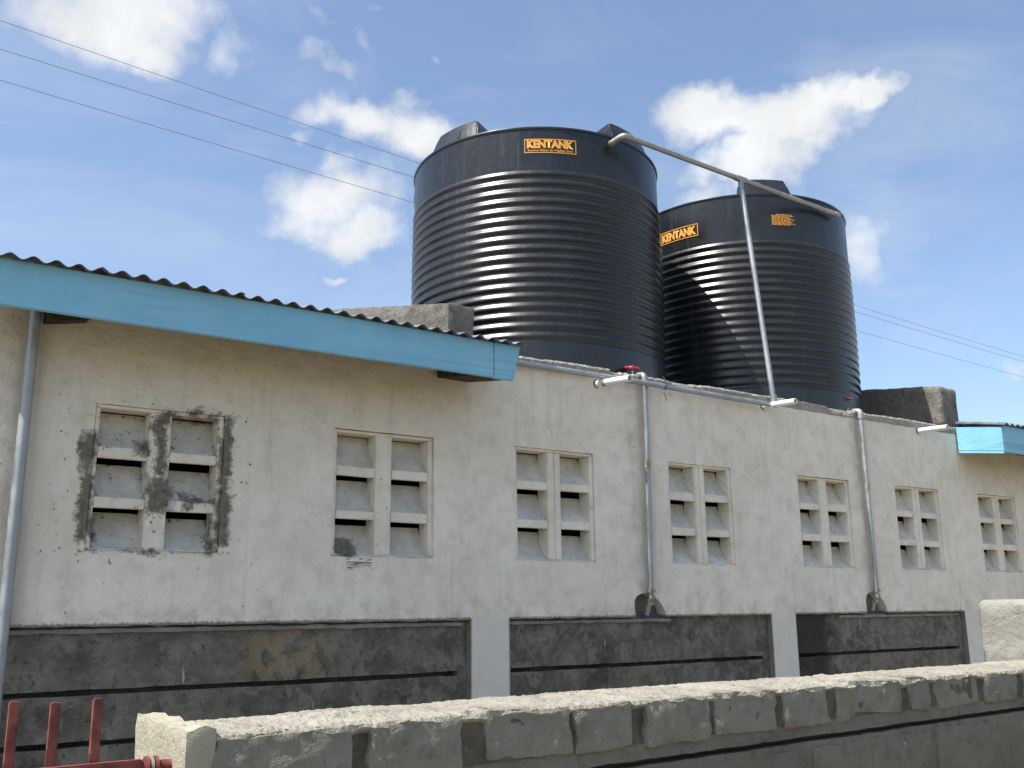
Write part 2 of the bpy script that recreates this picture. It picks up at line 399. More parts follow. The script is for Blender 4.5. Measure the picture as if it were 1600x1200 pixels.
# ------------------------------------------------------------------ building
BLD = empty('building', (0, 0, 0))
tag(BLD, 'long whitewashed plaster building with louvred vents, black plinth and blue eaves', 'building')
WX0, WX1 = .45, 15.0
PANELS = [(.62, 3.846), (4.18, 6.97), (7.30, 9.98), (10.27, 13.1), (13.4, 14.8)]
PZ = 1.48; REC = .05; TOP = 3.46
WINX = [1.265, 2.775, 4.235, 5.80, 7.455, 8.96, 10.475, 12.0]; WW = .765; WZ0, WZ1 = 1.90, 2.745
rj = random.Random(11)
def jz(x): return .007*fb_((x, 0, 0), 9, 4) + .004*fb_((x, 5, 0), 40, 2)
outer = [(WX0, 0), (PANELS[0][0], 0)]
ALC = {1: (5.39, 5.72, 1.665, 5.54), 2: (8.34, 8.66, 1.68, 8.50)}
for i, (a, b) in enumerate(PANELS):
    if i: outer.append((a, 0))
    x = a
    pts = [(a, PZ+jz(a))]
    al = ALC.get(i)
    while x < b-.05:
        x += .045
        if al and al[0] <= x <= al[1]: 
            pts.append((al[0], PZ))
            m = 16
            for t in range(1, m):
                u = t/m; ang = math.pi*(1-u); cx = (al[0]+al[1])/2; hw = (al[1]-al[0])/2
                lean = .06*math.sin(math.pi*u)*-1
                pts.append((cx + lean + hw*math.cos(ang)*(1 if u < .5 else (1-.18*math.sin(2*math.pi*(u-.5)))), PZ + (al[2]-PZ)*math.sin(ang)**.62 + .006*fb_((u*4, i, 2), 3, 3)))
            pts.append((al[1], PZ)); x = al[1]+.02; continue
        if x < b-.03: pts.append((x, PZ+jz(x)))
    pts.append((b, PZ+jz(b)))
    outer += pts; outer.append((b, 0))
outer += [(WX1, 0), (WX1, TOP-.02), (10.2, TOP-.02), (4.0, TOP-.02), (WX0, TOP-.02)]
def woff(x, z): return (x + .004*fb_((x, 1, z), 12, 3), z + .004*fb_((x, 9, z), 12, 3))
holes = []
for x in WINX:
    h = []; m = 14
    for k in range(m): h.append((x, WZ0+(WZ1-WZ0)*k/m))
    for k in range(m): h.append((x+WW*k/m, WZ1))
    for k in range(m): h.append((x+WW, WZ1-(WZ1-WZ0)*k/m))
    for k in range(m): h.append((x+WW-WW*k/m, WZ0))
    holes.append([woff(*p) for p in h])
loops = [outer]+holes
tri = geometry.tessellate_polygon([[Vector((x, z, 0)) for x, z in l] for l in loops])
flat = [p for l in loops for p in l]; N = len(flat)
V = [(x, 0, z) for x, z in flat] + [(x, .16, z) for x, z in flat]
F = []
for t in tri:
    a, b, c = (flat[i] for i in t); cr = (b[0]-a[0])*(c[1]-a[1])-(b[1]-a[1])*(c[0]-a[0])
    F.append(list(t) if cr > 0 else list(t)[::-1])
s = 0
for l in loops:
    for k in range(len(l)):
        a = s+k; b = s+(k+1) % len(l); F.append([a, a+N, b+N, b])
    s += len(l)
me = fmesh('wall', V, F)
bm = bmesh.new(); bm.from_mesh(me)
bm.normal_update(); bm.to_mesh(me); bm.free()
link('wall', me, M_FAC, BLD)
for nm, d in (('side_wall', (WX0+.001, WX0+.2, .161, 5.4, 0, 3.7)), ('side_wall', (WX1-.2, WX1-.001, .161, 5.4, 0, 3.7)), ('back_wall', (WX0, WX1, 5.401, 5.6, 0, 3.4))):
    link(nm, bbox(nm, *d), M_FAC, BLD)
# near-black ceiling and added backing sheet: darkness behind the vents put into colour
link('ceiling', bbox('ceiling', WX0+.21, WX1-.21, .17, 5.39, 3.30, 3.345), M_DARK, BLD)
link('dark_backing', bbox('dark_backing', WX0+.21, WX1-.21, 1.2, 1.25, .02, 3.29), M_DARK, BLD)

# plinth courses
GRV = [0, .30, .60, .865, 1.135, 1.50]
for i, (a, b) in enumerate(PANELS):
    for k in range(len(GRV)-1):
        z0 = GRV[k]+.001; z1 = GRV[k+1]-.026 if k < len(GRV)-2 else PZ+.003
        dep = REC
        link('plinth_course', rbox(a-.02, b-.06, dep, dep+.12, z0, z1, .05, .006, .006, 6, seed=i*7+k), M_PLI, BLD, True)
    link('plinth_end', rbox(b-.075, b+.02, dep-.003, dep+.12, 0, PZ+.002, .05, .004, .005, 6, seed=i), M_PLI, BLD, True)
    link('plinth_backing', bbox('plinth_backing', a-.02, b+.02, dep+.12, dep+.25, 0, PZ+.28), M_PLI, BLD)
# mortar ledges under the wall's lower edge
for a, b in ((.63, 3.80), (4.19, 5.80), (7.95, 9.93)):
    def ledge(p): return Vector((p.x, p.y, p.z+.004*fb_((p.x, 0, 3), 5, 3)))
    link('mortar_ledge', rbox(a, b, .022, .10, 1.440, 1.470, .035, .012, .007, 11, ledge, seed=a), M_LEDGE, BLD, True)
for k, (x0, x1, zt, xc) in ALC.items():
    link('niche_back', rbox(x0-.03, x1+.03, .095, .125, PZ-.03, zt+.05, .03, .004, .012, 10, seed=k), M_PARA, BLD, True)

# vents: a cast frame with six sloping louvre slabs
def vent(x, seed):
    r = random.Random(seed); V, F = [], []
    def wn(p): return Vector((p[0]+.005*fb_((p[0], 3, p[2]), 7, 3), p[1]+.004*fb_((p[0], 0, p[2]), 9, 3), p[2]+.005*fb_((p[0], 8, p[2]), 7, 3)))
    f0 = .012 + r.uniform(-.004, .006); dep = .145
    bl = .028; br = .038; mu = .125; cw = (WW-bl-br-mu)/2; bar = .062; bt = .022; bb = .012
    ch = (WZ1-WZ0-bt-bb-2*bar)/3
    parts = [(x+.001, x+bl, f0, dep, WZ0+bb, WZ1-bt), (x+WW-br, x+WW-.001, f0, dep, WZ0+bb, WZ1-bt),
             (x+.001, x+WW-.001, f0+.002, dep, WZ1-bt, WZ1-.001), (x+.001, x+WW-.001, f0+.002, dep, WZ0+.001, WZ0+bb)]
    m0 = x+bl+cw; mid = m0+mu/2
    parts += [(m0, m0+mu, f0+.002, dep, WZ0+bb, WZ1-bt)] if seed in (1, 2, 5, 7) else [(m0, mid-.001, f0+.001, dep, WZ0+bb, WZ1-bt), (mid+.001, m0+mu, f0+.003, dep, WZ0+bb, WZ1-bt)]
    cells = []
    for row in range(3):
        zb = WZ0+bb+row*(ch+bar)
        for c in range(2):
            cx = x+bl if c == 0 else m0+mu
            cells.append((cx, zb, row))
            if row < 2: parts.append((cx, cx+cw, f0+.004, f0+.04, zb+ch+r.uniform(-.004, .004), zb+ch+bar+r.uniform(-.004, .004)))
    me = None
    bm = bmesh.new()
    for p in parts:
        V, F = [], []; box_data(V, F, *p); t = fmesh('t', V, F); bevel(t, .004, 2)
        bm.from_mesh(t); bpy.data.meshes.remove(t)
    me = bpy.data.meshes.new('vent_window'); bm.to_mesh(me); bm.free()
    for v in me.vertices:
        v.co = wn(v.co)
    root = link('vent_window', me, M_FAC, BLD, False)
    for cx, zb, row in cells:
        top = zb+ch-(.004 if row == 2 else .024+r.uniform(-.012, .012))
        y0 = f0+.022; y1 = .158
        V, F = [], []; nx, nz = 6, 6
        for face in (0, 1):
            for i in range(nz+1):
                for j in range(nx+1):
                    u = i/nz; xx = cx-.004+(cw+.008)*j/nx
                    sag = .020*math.sin(math.pi*u)
                    yy = y0+(y1-y0)*u + sag + .004*fb_((xx*9, seed+row, u*2), 1, 3); z = zb-.006+(top-zb+.006)*u
                    V.append((xx, yy+face*.022, z-face*.006 if i else z))
        k = (nx+1)*(nz+1)
        for i in range(nz):
            for j in range(nx):
                a = i*(nx+1)+j; q = [a, a+1, a+nx+2, a+nx+1]; F.append(q); F.append([e+k for e in q[::-1]])
        for j in range(nx):
            a = nz*(nx+1)+j; F.append([a, a+1, a+1+k, a+k])
        link('louvre', fmesh('louvre', V, F), M_LOUV, root, True)
for i, x in enumerate(WINX[:7]): vent(x, i+1)

# concrete slab that carries the tanks, with its broken front edge
link('roof_slab', bbox('roof_slab', 4.02, 9.99, .13, 5.3, 3.36, 3.452), M_SLAB, BLD)
nx = 620; V, F = [], []
prof = [(.02, -.075), (-.004, -.07), (-.010, -.05), (-.012, -.03), (-.014, -.012), (-.010, .0), (.004, .008), (.03, .012), (.07, .010), (.15, .002), (.15, -.05)]
for i in range(nx+1):
    x = 3.97+(10.19-3.97)*i/nx
    chip = max(0, fb_((x, 0, 7), 2.2, 5)-.18)*.05
    base = .012*fb_((x, 0, 1), 1.1, 3)
    for j, (y, z) in enumerate(prof):
        d = .008*fb_((x, y*3, z*3), 26, 4)
        up = 1 if 3 <= j <= 8 else .2
        V.append((x, y+d*.7+(chip*.6 if 2 < j < 7 else 0), TOP-.012+z+base*up+(d-chip*1.2)*up))
m = len(prof)
for i in range(nx):
    for j in range(m-1): F.append([i*m+j, (i+1)*m+j, (i+1)*m+j+1, i*m+j+1][::-1])
F.append(list(range(m))); F.append([nx*m+j for j in range(m)][::-1])
link('slab_edge', fmesh('slab_edge', V, F), M_SLAB, BLD, False)

# parapet walls that divide the tank deck from the two roofs
def paraL(p): 
    p.z += (p.z > 3.6)*(p.y-.5)*.235; return p
link('parapet_wall', rbox(3.955, 4.205, .5, 2.8, 3.3, 3.95, .022, .012, .010, 8, paraL, 6, 2), M_PARA, BLD, True)
def paraR(p):
    p.z += (p.z > 3.6)*p.y*.14; return p
link('parapet_wall', rbox(9.99, 10.34, .02, 2.8, 3.462, 3.91, .025, .05, .007, 8, paraR, 6, 5), M_PARA, BLD, True)

# corrugated roofs
PITCH, AMP, TAN = .111, .0135, math.tan(rad(10))
def sheet(x0, x1, y0, y1, zf, lift, off, ph=0):
    V, F = [], []; n = int((x1-x0)/PITCH*10); ys = 2
    for th in (0, 1):
        for i in range(n+1):
            x = x0+(x1-x0)*i/n
            for j in range(ys):
                y = (y0 if j == 0 else y1) + (off if j == 0 else 0) + (.004*fb_((x, 0, 0), 6, 2) if j == 0 else 0)
                V.append((x, y, zf(y)+lift+AMP*math.cos(2*math.pi*x/PITCH+ph)+.004*fb_((x, y, 2), 1.7, 2) - .0022*th))
    k = (n+1)*ys
    for i in range(n):
        a = i*ys; F.append([a, a+ys, a+ys+1, a+1]); F.append([a+k, a+k+1, a+k+ys+1, a+k+ys]); F.append([a, a+k, a+k+ys, a+ys])
    F.append([0, 1, 1+k, k]); F.append([n*ys, n*ys+k, n*ys+k+1, n*ys+1])
    link('roof_sheet', fmesh('roof_sheet', V, F), M_SHEET, BLD, True)
FZL, FZR = 3.352, 3.405
def zl(y): return FZL+.012+(y+.5)*TAN if y < 2.7 else FZL+.012+3.2*TAN-(y-2.7)*TAN
def zr(y): return FZR+.012+(y+.5)*TAN if y < 2.7 else FZR+.012+3.2*TAN-(y-2.7)*TAN
rs = random.Random(4); x = .34; k = 0
while x < 3.93:
    x1 = min(x+.80, 3.935); sheet(x, x1, -.575, 2.7, zl, .006+.0045*(k % 2)+rs.uniform(0, .003), rs.uniform(-.014, .012), rs.uniform(-.2, .2)); x = x1-.03; k += 1
    if x1 >= 3.93: break
x = 10.16; k = 0
while True:
    x1 = min(x+.80, 15.2); sheet(x, x1, -.575, -.012 if x < 10.2 else 2.7, zr, .006+.0045*(k % 2)+rs.uniform(0, .003), rs.uniform(-.014, .012)); k += 1
    if x == 10.16: sheet(10.36, x1, -.0115, 2.7, zr, .006, 0)
    x = x1-.03
    if x1 >= 15.19: break
sheet(.34, 3.935, 2.701, 5.8, zl, .006, 0); sheet(10.36, 15.2, 2.701, 5.8, zr, .006, 0)
for x0, x1 in ((.37, 3.70), ):
    link('fascia_board', bbox('fascia_board', x0, x1, -.525, -.498, 3.10, 3.352, .005, lambda p: p+Vector((0, 0, .0))), M_BLUE, BLD)
def fend(p): return p + Vector((.0, -.006 if p.x > 3.8 else 0, 0)) + Vector(((.06*(p.z-3.1)/.25 if p.x > 3.8 else 0), 0, 0))
link('fascia_board', bbox('fascia_board', 3.702, 3.862, -.527, -.497, 3.096, 3.350, .005, fend), M_BLUE, BLD)
link('fascia_board', bbox('fascia_board', 10.205, 15.15, -.525, -.498, 3.115, 3.402, .005), M_BLUE, BLD)
def barge(p): return p + Vector((0, 0, (p.y+.525)*.14))
link('barge_board', bbox('barge_board', 10.178, 10.203, -.522, -.012, 3.125, 3.385, .004, barge), M_BLUE, BLD)
link('barge_board', bbox('barge_board', 10.172, 10.21, -.520, -.012, 3.095, 3.122, .004, barge), M_BLUE, BLD)
def rafter(p): return p + Vector((0, 0, (p.y+.495)*TAN))
for x in (1.0, 1.95, 2.85, 10.5, 11.4, 12.4, 13.4):
    link('rafter', bbox('rafter', x, x+.05, -.495, -.002, 3.16, 3.29, .004, rafter), M_WOOD, BLD)
link('rafter', bbox('rafter', 3.56, 3.84, -.495, -.002, 3.105, 3.165, .004, lambda p: p+Vector((0, 0, (p.y+.495)*.16))), M_WOOD, BLD)
link('rafter', bbox('rafter', .94, 1.17, -.10, -.002, 3.165, 3.30, .004, lambda p: p+Vector((0, 0, .045 if p.x > 1.1 and p.z < 3.2 else 0))), M_WOOD, BLD)  # dark block added for the shaded gap where a rafter passes the wall
link('purlin', bbox('purlin', .40, 3.84, -.49, -.44, 3.295, 3.345), M_WOOD, BLD)
link('purlin', bbox('purlin', 10.23, 15.1, -.49, -.44, 3.325, 3.395), M_WOOD, BLD)

# ------------------------------------------------------------------ water tanks
TR, TZ0, TZT = 1.22, 3.452, 5.756
def warp_cyl(me, a0, zc, r):
    """bend a flat x-z drawing round the tank"""
    for v in me.vertices:
        a = a0 + v.co.x/r; v.co = Vector(((r+v.co.y)*math.cos(a), (r+v.co.y)*math.sin(a), zc+v.co.z))
def flat_text(txt, size, bold, sx=1.0, space=1.0):
    cu = bpy.data.curves.new('t', 'FONT'); cu.body = txt; cu.size = size; cu.offset = bold; cu.align_x = 'CENTER'; cu.align_y = 'CENTER'; cu.resolution_u = 3; cu.space_character = space
    ob = bpy.data.objects.new('t', cu); COL.objects.link(ob); bpy.context.view_layer.update()
    me = bpy.data.meshes.new_from_object(ob); bpy.data.objects.remove(ob); bpy.data.curves.remove(cu)
    for v in me.vertices: v.co = Vector((v.co.x*sx, 0, v.co.y))
    return me
def strip(me_v, me_f, x0, x1, z0, z1, nseg=8):
    b = len(me_v)
    for i in range(nseg+1):
        x = x0+(x1-x0)*i/nseg; me_v += [(x, 0, z0), (x, 0, z1)]
    for i in range(nseg): me_f.append([b+2*i, b+2*i+2, b+2*i+3, b+2*i+1])
def logo(root, ang, z, tagline, wd=.47, ht=.135):
    R_ = TR+.0035; a = rad(ang)
    V, F = [], []; t = .0075
    strip(V, F, -wd/2, wd/2, ht/2-t, ht/2); strip(V, F, -wd/2, wd/2, -ht/2, -ht/2+t)
    strip(V, F, -wd/2, -wd/2+t, -ht/2+t, ht/2-t, 1); strip(V, F, wd/2-t, wd/2, -ht/2+t, ht/2-t, 1)
    me = fmesh('logo_border', V, F); warp_cyl(me, a, z, R_); link('logo_border', me, M_YEL, root)
    tm = flat_text('KENTANK', .105, .0062, 1.0, .98)
    xs = [v.co.x for v in tm.vertices]; k = (wd-.045)/(max(xs)-min(xs)); c = (max(xs)+min(xs))/2
    zs = [v.co.z for v in tm.vertices]; zk = (ht*(.60 if tagline else .70))/(max(zs)-min(zs)); zc = (max(zs)+min(zs))/2
    for v in tm.vertices: v.co = Vector(((v.co.x-c)*k, 0, (v.co.z-zc)*zk+(.018 if tagline else 0)))
    warp_cyl(tm, a, z, R_); link('logo_lettering', tm, M_YEL, root)
    if tagline:
        tm = flat_text('Securing Water, for Healthy Living', .03, .0006)
        xs = [v.co.x for v in tm.vertices]; k = (wd-.06)/(max(xs)-min(xs)); c = (max(xs)+min(xs))/2
        for v in tm.vertices: v.co = Vector(((v.co.x-c)*k, 0, v.co.z*1.0-.043))
        warp_cyl(tm, a, z, R_); link('tagline_lettering', tm, M_YEL, root)

def tank_body_mesh(zr0, zr1):
    """ribbed drum; ribs run from zr1 (top) to zr0 (bottom)"""
    H = TZT-TZ0; prof = [(.02, 0), (TR-.03, 0), (TR+.002, .02), (TR+.006, .06)]
    p = (zr1-zr0)/17; a = zr0-p*.6-TZ0; b = zr1+p*.6-TZ0
    prof += [(TR+.006, a-.01)]
    n = 18*14
    for i in range(n+1):
        z = a+(b-a)*i/n; t_ = ((z-(zr0-TZ0))/p) % 1.0; ph = 2*math.pi*(t_/.6*.5 if t_ < .6 else .5+(t_-.6)/.4*.5)
        env = min(1, min(i, n-i)/7)
        bel = .010*math.sin(math.pi*i/n)
        c = .5+.5*math.cos(ph)
        prof.append((TR-.004+bel+env*(.0175*c-.006), z))
    prof += [(TR-.004, b+.015), (TR-.003, H-.06), (TR-.002, H-.02), (TR+.006, H-.018), (TR+.009, H-.008), (TR+.006, H+.003), (TR-.012, H+.006)]
    for k in range(1, 9):
        u = k/8; prof.append(((TR-.012)*(1-u)+.24*u, H+.006+.17*math.sin(u*math.pi/2)))
    prof += [(.235, H+.25), (.02, H+.262)]
    return lathe('drum', prof, 144)
def lug_mesh(panel=True):
    """wedge-shaped lifting lug standing on the rim at angle 0 (local), outer face recessed"""
    H = TZT-TZ0; V = []; F = []; n = 10; hw0 = rad(14.2); hw1 = rad(12.2); h = .205
    rows = []
    for (r, z, hw) in ((TR-.010, H-.004, hw0), (TR-.045, H+.10, (hw0+hw1)/2+rad(.2)), (TR-.078, H+h-.02, hw1+rad(.1)), (TR-.095, H+h, hw1-rad(.6)), (TR-.14, H+h+.005, hw1-rad(1.2)), (TR-.62, H+.13, hw1+rad(2)), (TR-.66, H+.02, hw1+rad(2))):
        row = []
        for i in range(n+1):
            a = -hw+2*hw*i/n
            zz = z
            row.append(len(V)); V.append((r*math.cos(a), r*math.sin(a), zz))
        rows.append(row)
    for a, b in zip(rows, rows[1:]):
        for i in range(n): F.append([a[i], a[i+1], b[i+1], b[i]])
    F.append([r[0] for r in rows]); F.append([r[-1] for r in rows][::-1])
    me = fmesh('lifting_lug', V, F)
    bm = bmesh.new(); bm.from_mesh(me); bmesh.ops.recalc_face_normals(bm, faces=bm.faces)
    bmesh.ops.bevel(bm, geom=[e for e in bm.edges if len(e.link_faces) == 2 and e.calc_face_angle() > .5], offset=.012, segments=2, affect='EDGES')
    bm.to_mesh(me); bm.free(); return me
def panel_mesh():
    H = TZT-TZ0; V = []; F = []
    def P(a, u, o): 
        r = TR-.010-.068*u+o; z = H-.004+.195*u; return (r*math.cos(a), r*math.sin(a), z)
    w0 = rad(4.6)
    for o in (-.02, .006):
        V += [P(-w0, .06, o), P(w0, .06, o), P(w0*.95, .62, o), P(-w0*.95, .62, o)]
    F = [[4, 5, 6, 7], [0, 1, 5, 4], [1, 2, 6, 5], [2, 3, 7, 6], [3, 0, 4, 7]]
    me = fmesh('lug_panel', V, F); return me
LUG = lug_mesh(); PAN = panel_mesh()
def make_tank(cx, cy, zr0, zr1, lug0, label):
    root = empty('water_tank', (cx, cy, TZ0)); tag(root, label, 'water tank', 'black plastic water tanks on the slab')
    bd = link('drum', tank_body_mesh(zr0, zr1), M_TANK, root, True)
    for k in range(4):
        lg = link('lifting_lug', LUG, M_TANK, root); lg.rotation_euler.z = rad(lug0+90*k)
        pn = link('lug_panel', PAN, M_TANK, lg)
    lid = lathe('lid', [(.02, TZT-TZ0+.30), (.20, TZT-TZ0+.30), (.25, TZT-TZ0+.285), (.255, TZT-TZ0+.25)][::-1], 40)
    link('lid', lid, M_TANK, root, True)
    return root
T1 = make_tank(5.591, 1.504, 3.818, 5.310, 193.5, 'nearer larger-looking black ribbed water tank with slogan under its orange logo')
logo(T1, 240, 5.573-TZ0, True)
logo(T1, 142.5, 5.573-TZ0, True)
T2 = make_tank(8.388, 1.385, 3.74, 5.215, 237.5, 'farther black ribbed water tank half shaded, with orange small print block on its rim band')
logo(T2, 192.5, 5.437-TZ0, False)
V, F = [], []; rp = random.Random(21)
for i in range(10):
    z = .060-i*.0125; x = -.125+(.05 if i == 0 else 0); xe = .10 if i == 0 else rp.uniform(.06, .135)
    while x < xe:
        l = min(rp.uniform(.012, .04), xe-x)
        strip(V, F, x, x+l, z-.004, z+.004, 1); x += l+.007
me = fmesh('small_print', V, F); warp_cyl(me, rad(245.4), 5.465-TZ0, TR+.0035); link('small_print', me, M_YEL, T2)

# ------------------------------------------------------------------ pipework
def cyl(name, a, b, r, n=18): return tube(name, [a, b], r, n)
# fill pipe: riser, tee, cross pipe, elbow
fp = empty('fill_pipe', (7.09, -.09, 3.40)); tag(fp, 'tall steel tee pipe rising from the wall top and feeding both tanks', 'pipe')
def sub(name, me, m, root, smooth=True):
    o = link(name, me, m, root, smooth); o.matrix_parent_inverse = Matrix.Translation(-Vector(root.location)); return o
TEE = Vector((7.072, .11, 5.656)); BASE = Vector((7.10, -.085, 3.40))
CL_ = Vector((5.60, .11, 5.694)); CR_ = Vector((8.56, .11, 5.625))
sub('riser', cyl('riser', BASE, TEE+Vector((0, 0, -.03)), .0245), M_GALV, fp)
sub('cross_pipe', tube('cross_pipe', [CL_, (CL_+TEE)/2+Vector((0, 0, -.002)), TEE, (TEE+CR_)/2+Vector((0, 0, -.001)), CR_], .0245), M_GALV2, fp)
sub('tee_fitting', tube('tee_fitting', [TEE+Vector((-.075, 0, .001)), TEE+Vector((.075, 0, -.001))], .031), M_GALV, fp)
sub('tee_fitting', tube('tee_fitting', [TEE+Vector((0, -.002, -.10)), TEE], .0285), M_GALV, fp)
sub('elbow', tube('elbow', round_path([CL_+Vector((.05, 0, -.001)), CL_+Vector((-.045, 0, .002)), CL_+Vector((-.055, .22, -.015))], .06), .029), M_GALV2, fp)
sub('end_socket', tube('end_socket', [CR_+Vector((-.03, 0, .0005)), CR_+Vector((.035, 0, -.0005))], .029), M_GALV2, fp)
sub('base_union', cyl('base_union', BASE+Vector((0, 0, -.03)), BASE+Vector((0, 0, .05)), .030), M_GALV2, fp)
# supply pipe along the wall top
sp = empty('supply_pipe', (5.5, -.12, 3.38)); tag(sp, 'horizontal galvanised pipe strapped along the top of the wall between the eaves and riser', 'pipe')
sub('pipe', tube('pipe', round_path([(3.72, -.05, 3.380), (4.6, -.05, 3.376), (5.1, -.068, 3.372), (5.5, -.118, 3.358), (6.3, -.11, 3.350), (7.13, -.085, 3.356)], .3), .0235), M_GALV, sp)
for x, lz in ((5.70, .10),):
    sub('wire_tie', tube('wire_tie', [(x+math.sin(t)*.004, -.117+math.cos(t)*.027, 3.356+math.sin(t)*.027) for t in [k*.5 for k in range(14)]], .003, 6), M_WOOD, sp)
    sub('wire_tie', tube('wire_tie', [(x, -.10, 3.385), (x+.06, -.06, 3.44), (x+.11, .02, 3.485)], .003, 6), M_WOOD, sp)
    sub('wire_tie', tube('wire_tie', [(x, -.10, 3.305), (x+.03, -.09, 3.28), (x+.05, -.08, 3.24)], .003, 6), M_WOOD, sp)
# drain pipes with red handwheels
def handwheel(root, c):
    V, F = [], []; n, m = 30, 8; Rw, rw = .055, .011
    for i in range(n):
        a = 2*math.pi*i/n; R2 = Rw+.005*math.cos(5*a)
        for j in range(m):
            b = 2*math.pi*j/m; V.append(c+Vector(((R2+rw*math.cos(b))*math.cos(a), (R2+rw*math.cos(b))*math.sin(a), rw*math.sin(b)+.22*R2*math.sin(a))))
    for i in range(n):
        for j in range(m): F.append([i*m+j, ((i+1) % n)*m+j, ((i+1) % n)*m+(j+1) % m, i*m+(j+1) % m])
    hw = sub('handwheel', fmesh('handwheel', V, F), M_RED, root)
    for k in range(5):
        a = 2*math.pi*k/5+.3; d = Vector((math.cos(a), math.sin(a), 0))
        s_ = link('spoke', tube('spoke', [c+Vector((0, 0, .010)), c+d*.057+Vector((0, 0, .22*.057*d.y))], .0085, 8), M_RED, hw, True)
    link('hub', cyl('hub', c+Vector((0, 0, -.012)), c+Vector((0, 0, .022)), .017, 12), M_RED, hw, True)
    sub('valve_stem', cyl('valve_stem', c+Vector((0, 0, -.10)), c+Vector((0, 0, -.008)), .009, 10), M_IRON, root)
    sub('valve_body', lathe_at('valve_body', [(.03, -.16), (.034, -.13), (.030, -.10), (.02, -.085), (.016, -.06)], c), M_IRON, root)
def lathe_at(name, prof, c):
    me = lathe(name, prof, 18)
    for v in me.vertices: v.co = v.co+c
    return me
def drain(x0, xb, zb, lean, label, wx, wz, tank, mt):
    root = empty('drain_pipe', (xb, -.05, zb)); tag(root, label, 'pipe', 'drain pipes down the wall')
    top = Vector((x0, -.052, 3.35)); c = Vector((wx, .20, wz))
    vz = wz-.135
    path = round_path([Vector((wx+.05, .52, vz)), Vector((wx, .20, vz)), Vector((x0, .04, 3.462)), Vector((x0, -.052, 3.452)), top, Vector((x0+lean*.5, -.048, 2.5)), Vector((xb, -.045, zb+.18)), Vector((xb+.004, .03, zb))], .07)
    sub('pipe', tube('pipe', path, .0215), mt, root)
    sub('elbow', tube('elbow', round_path([Vector((x0, .02, 3.455)), Vector((x0, -.052, 3.447)), Vector((x0, -.052, 3.37))], .05), .0285), M_GALV2, root)
    zz = zb+.12
    for dz, r, hgt in ((0, .027, .03), (.05, .032, .028), (-.05, .026, .025)):
        sub('union_fitting', tube('union_fitting', [(xb, -.044+(.02 if dz < 0 else 0), zz+dz), (xb, -.044+(.02 if dz < 0 else 0), zz+dz+hgt)], r, 8), M_IRON, root)
    z2 = 2.66
    sub('socket', tube('socket', [(x0+lean*.42, -.0485, z2), (x0+lean*.42+.001, -.0485, z2+.07)], .0255), M_IRON, root)
    handwheel(root, c)
drain(5.535, 5.525, 1.50, 0, 'vertical drain pipe below the nearer tank, with red handwheel, ending in a wall niche', 5.635, 3.571, 1, M_GALV)
drain(8.43, 8.455, 1.51, .02, 'vertical drain pipe below the farther tank, with red handwheel, right of the tall riser', 8.56, 3.635, 2, M_GALV)
# downpipe under the left eaves
dp = empty('downpipe', (.885, -.06, 0)); tag(dp, 'grey downpipe running up to the left eaves at the frame edge', 'pipe')
sub('pipe', tube('pipe', [(.885, -.055, .02), (.885, -.055, 1.6), (.888, -.06, 3.26)], .031), M_GALV, dp)
for z in (1.2, 2.75): sub('pipe_clip', tube('pipe_clip', [(.886, -.056, z), (.886, -.056, z+.025)], .0345), M_GALV2, dp)
# plastic overflow stubs
for (a, b, lab) in (((5.056, .02, 3.322), (5.062, -.40, 3.292), 'white plastic overflow stub beside the nearer drain pipe elbow'),
                    ((7.047, .02, 3.352), (7.055, -.37, 3.337), 'white plastic overflow stub at the foot of the tall riser'),
                    ((9.471, .02, 3.352), (9.478, -.335, 3.341), 'white plastic overflow stub next to the right blue eaves')):
    r_ = empty('overflow_pipe', a); tag(r_, lab, 'pipe', 'white overflow stubs')
    A, B = Vector(a), Vector(b)
    sub('pipe', tube('pipe', [A, A+(B-A)*.5+Vector((0, 0, .002)), B], .027, 20, hollow=.86), M_PVC, r_)
    if a[0] < 6: sub('collar', tube('collar', [A+(B-A)*.25, A+(B-A)*.33], .028, 20), M_IRON, r_)
    mc = sub('mortar_collar', lathe_at('mortar_collar', [(.036, 0), (.034, .010), (.027, .018)], Vector((0, 0, 0))), M_LEDGE, r_)
    mc.matrix_parent_inverse = Matrix.Identity(4); mc.rotation_euler = (rad(90), 0, 0); mc.location = (0, -.016, 0)

# ------------------------------------------------------------------ stone boundary wall in front
BW = empty('boundary_wall', (.63, -4.0, 0)); tag(BW, 'low rough stone boundary wall with lumpy pale mortar cap in the foreground', 'wall')
def capz(x): return 1.312 + .004*math.sin(x*1.3) + .0035*(x-2.2)
XE = 7.5
stones = [(.70, .975), (1.035, 1.25), (1.335, 1.566), (1.592, 1.762), (1.823, 2.038), (2.074, 2.307), (2.354, 2.54), (2.60, 2.668), (2.672, 2.91), (2.965, 3.066), (3.116, 3.345), (3.408, 3.60), (3.65, 3.9), (3.95, 4.13), (4.18, 4.45), (4.5, 4.7), (4.75, 5.0)]
gz = lambda x: 1.146+.0105*x
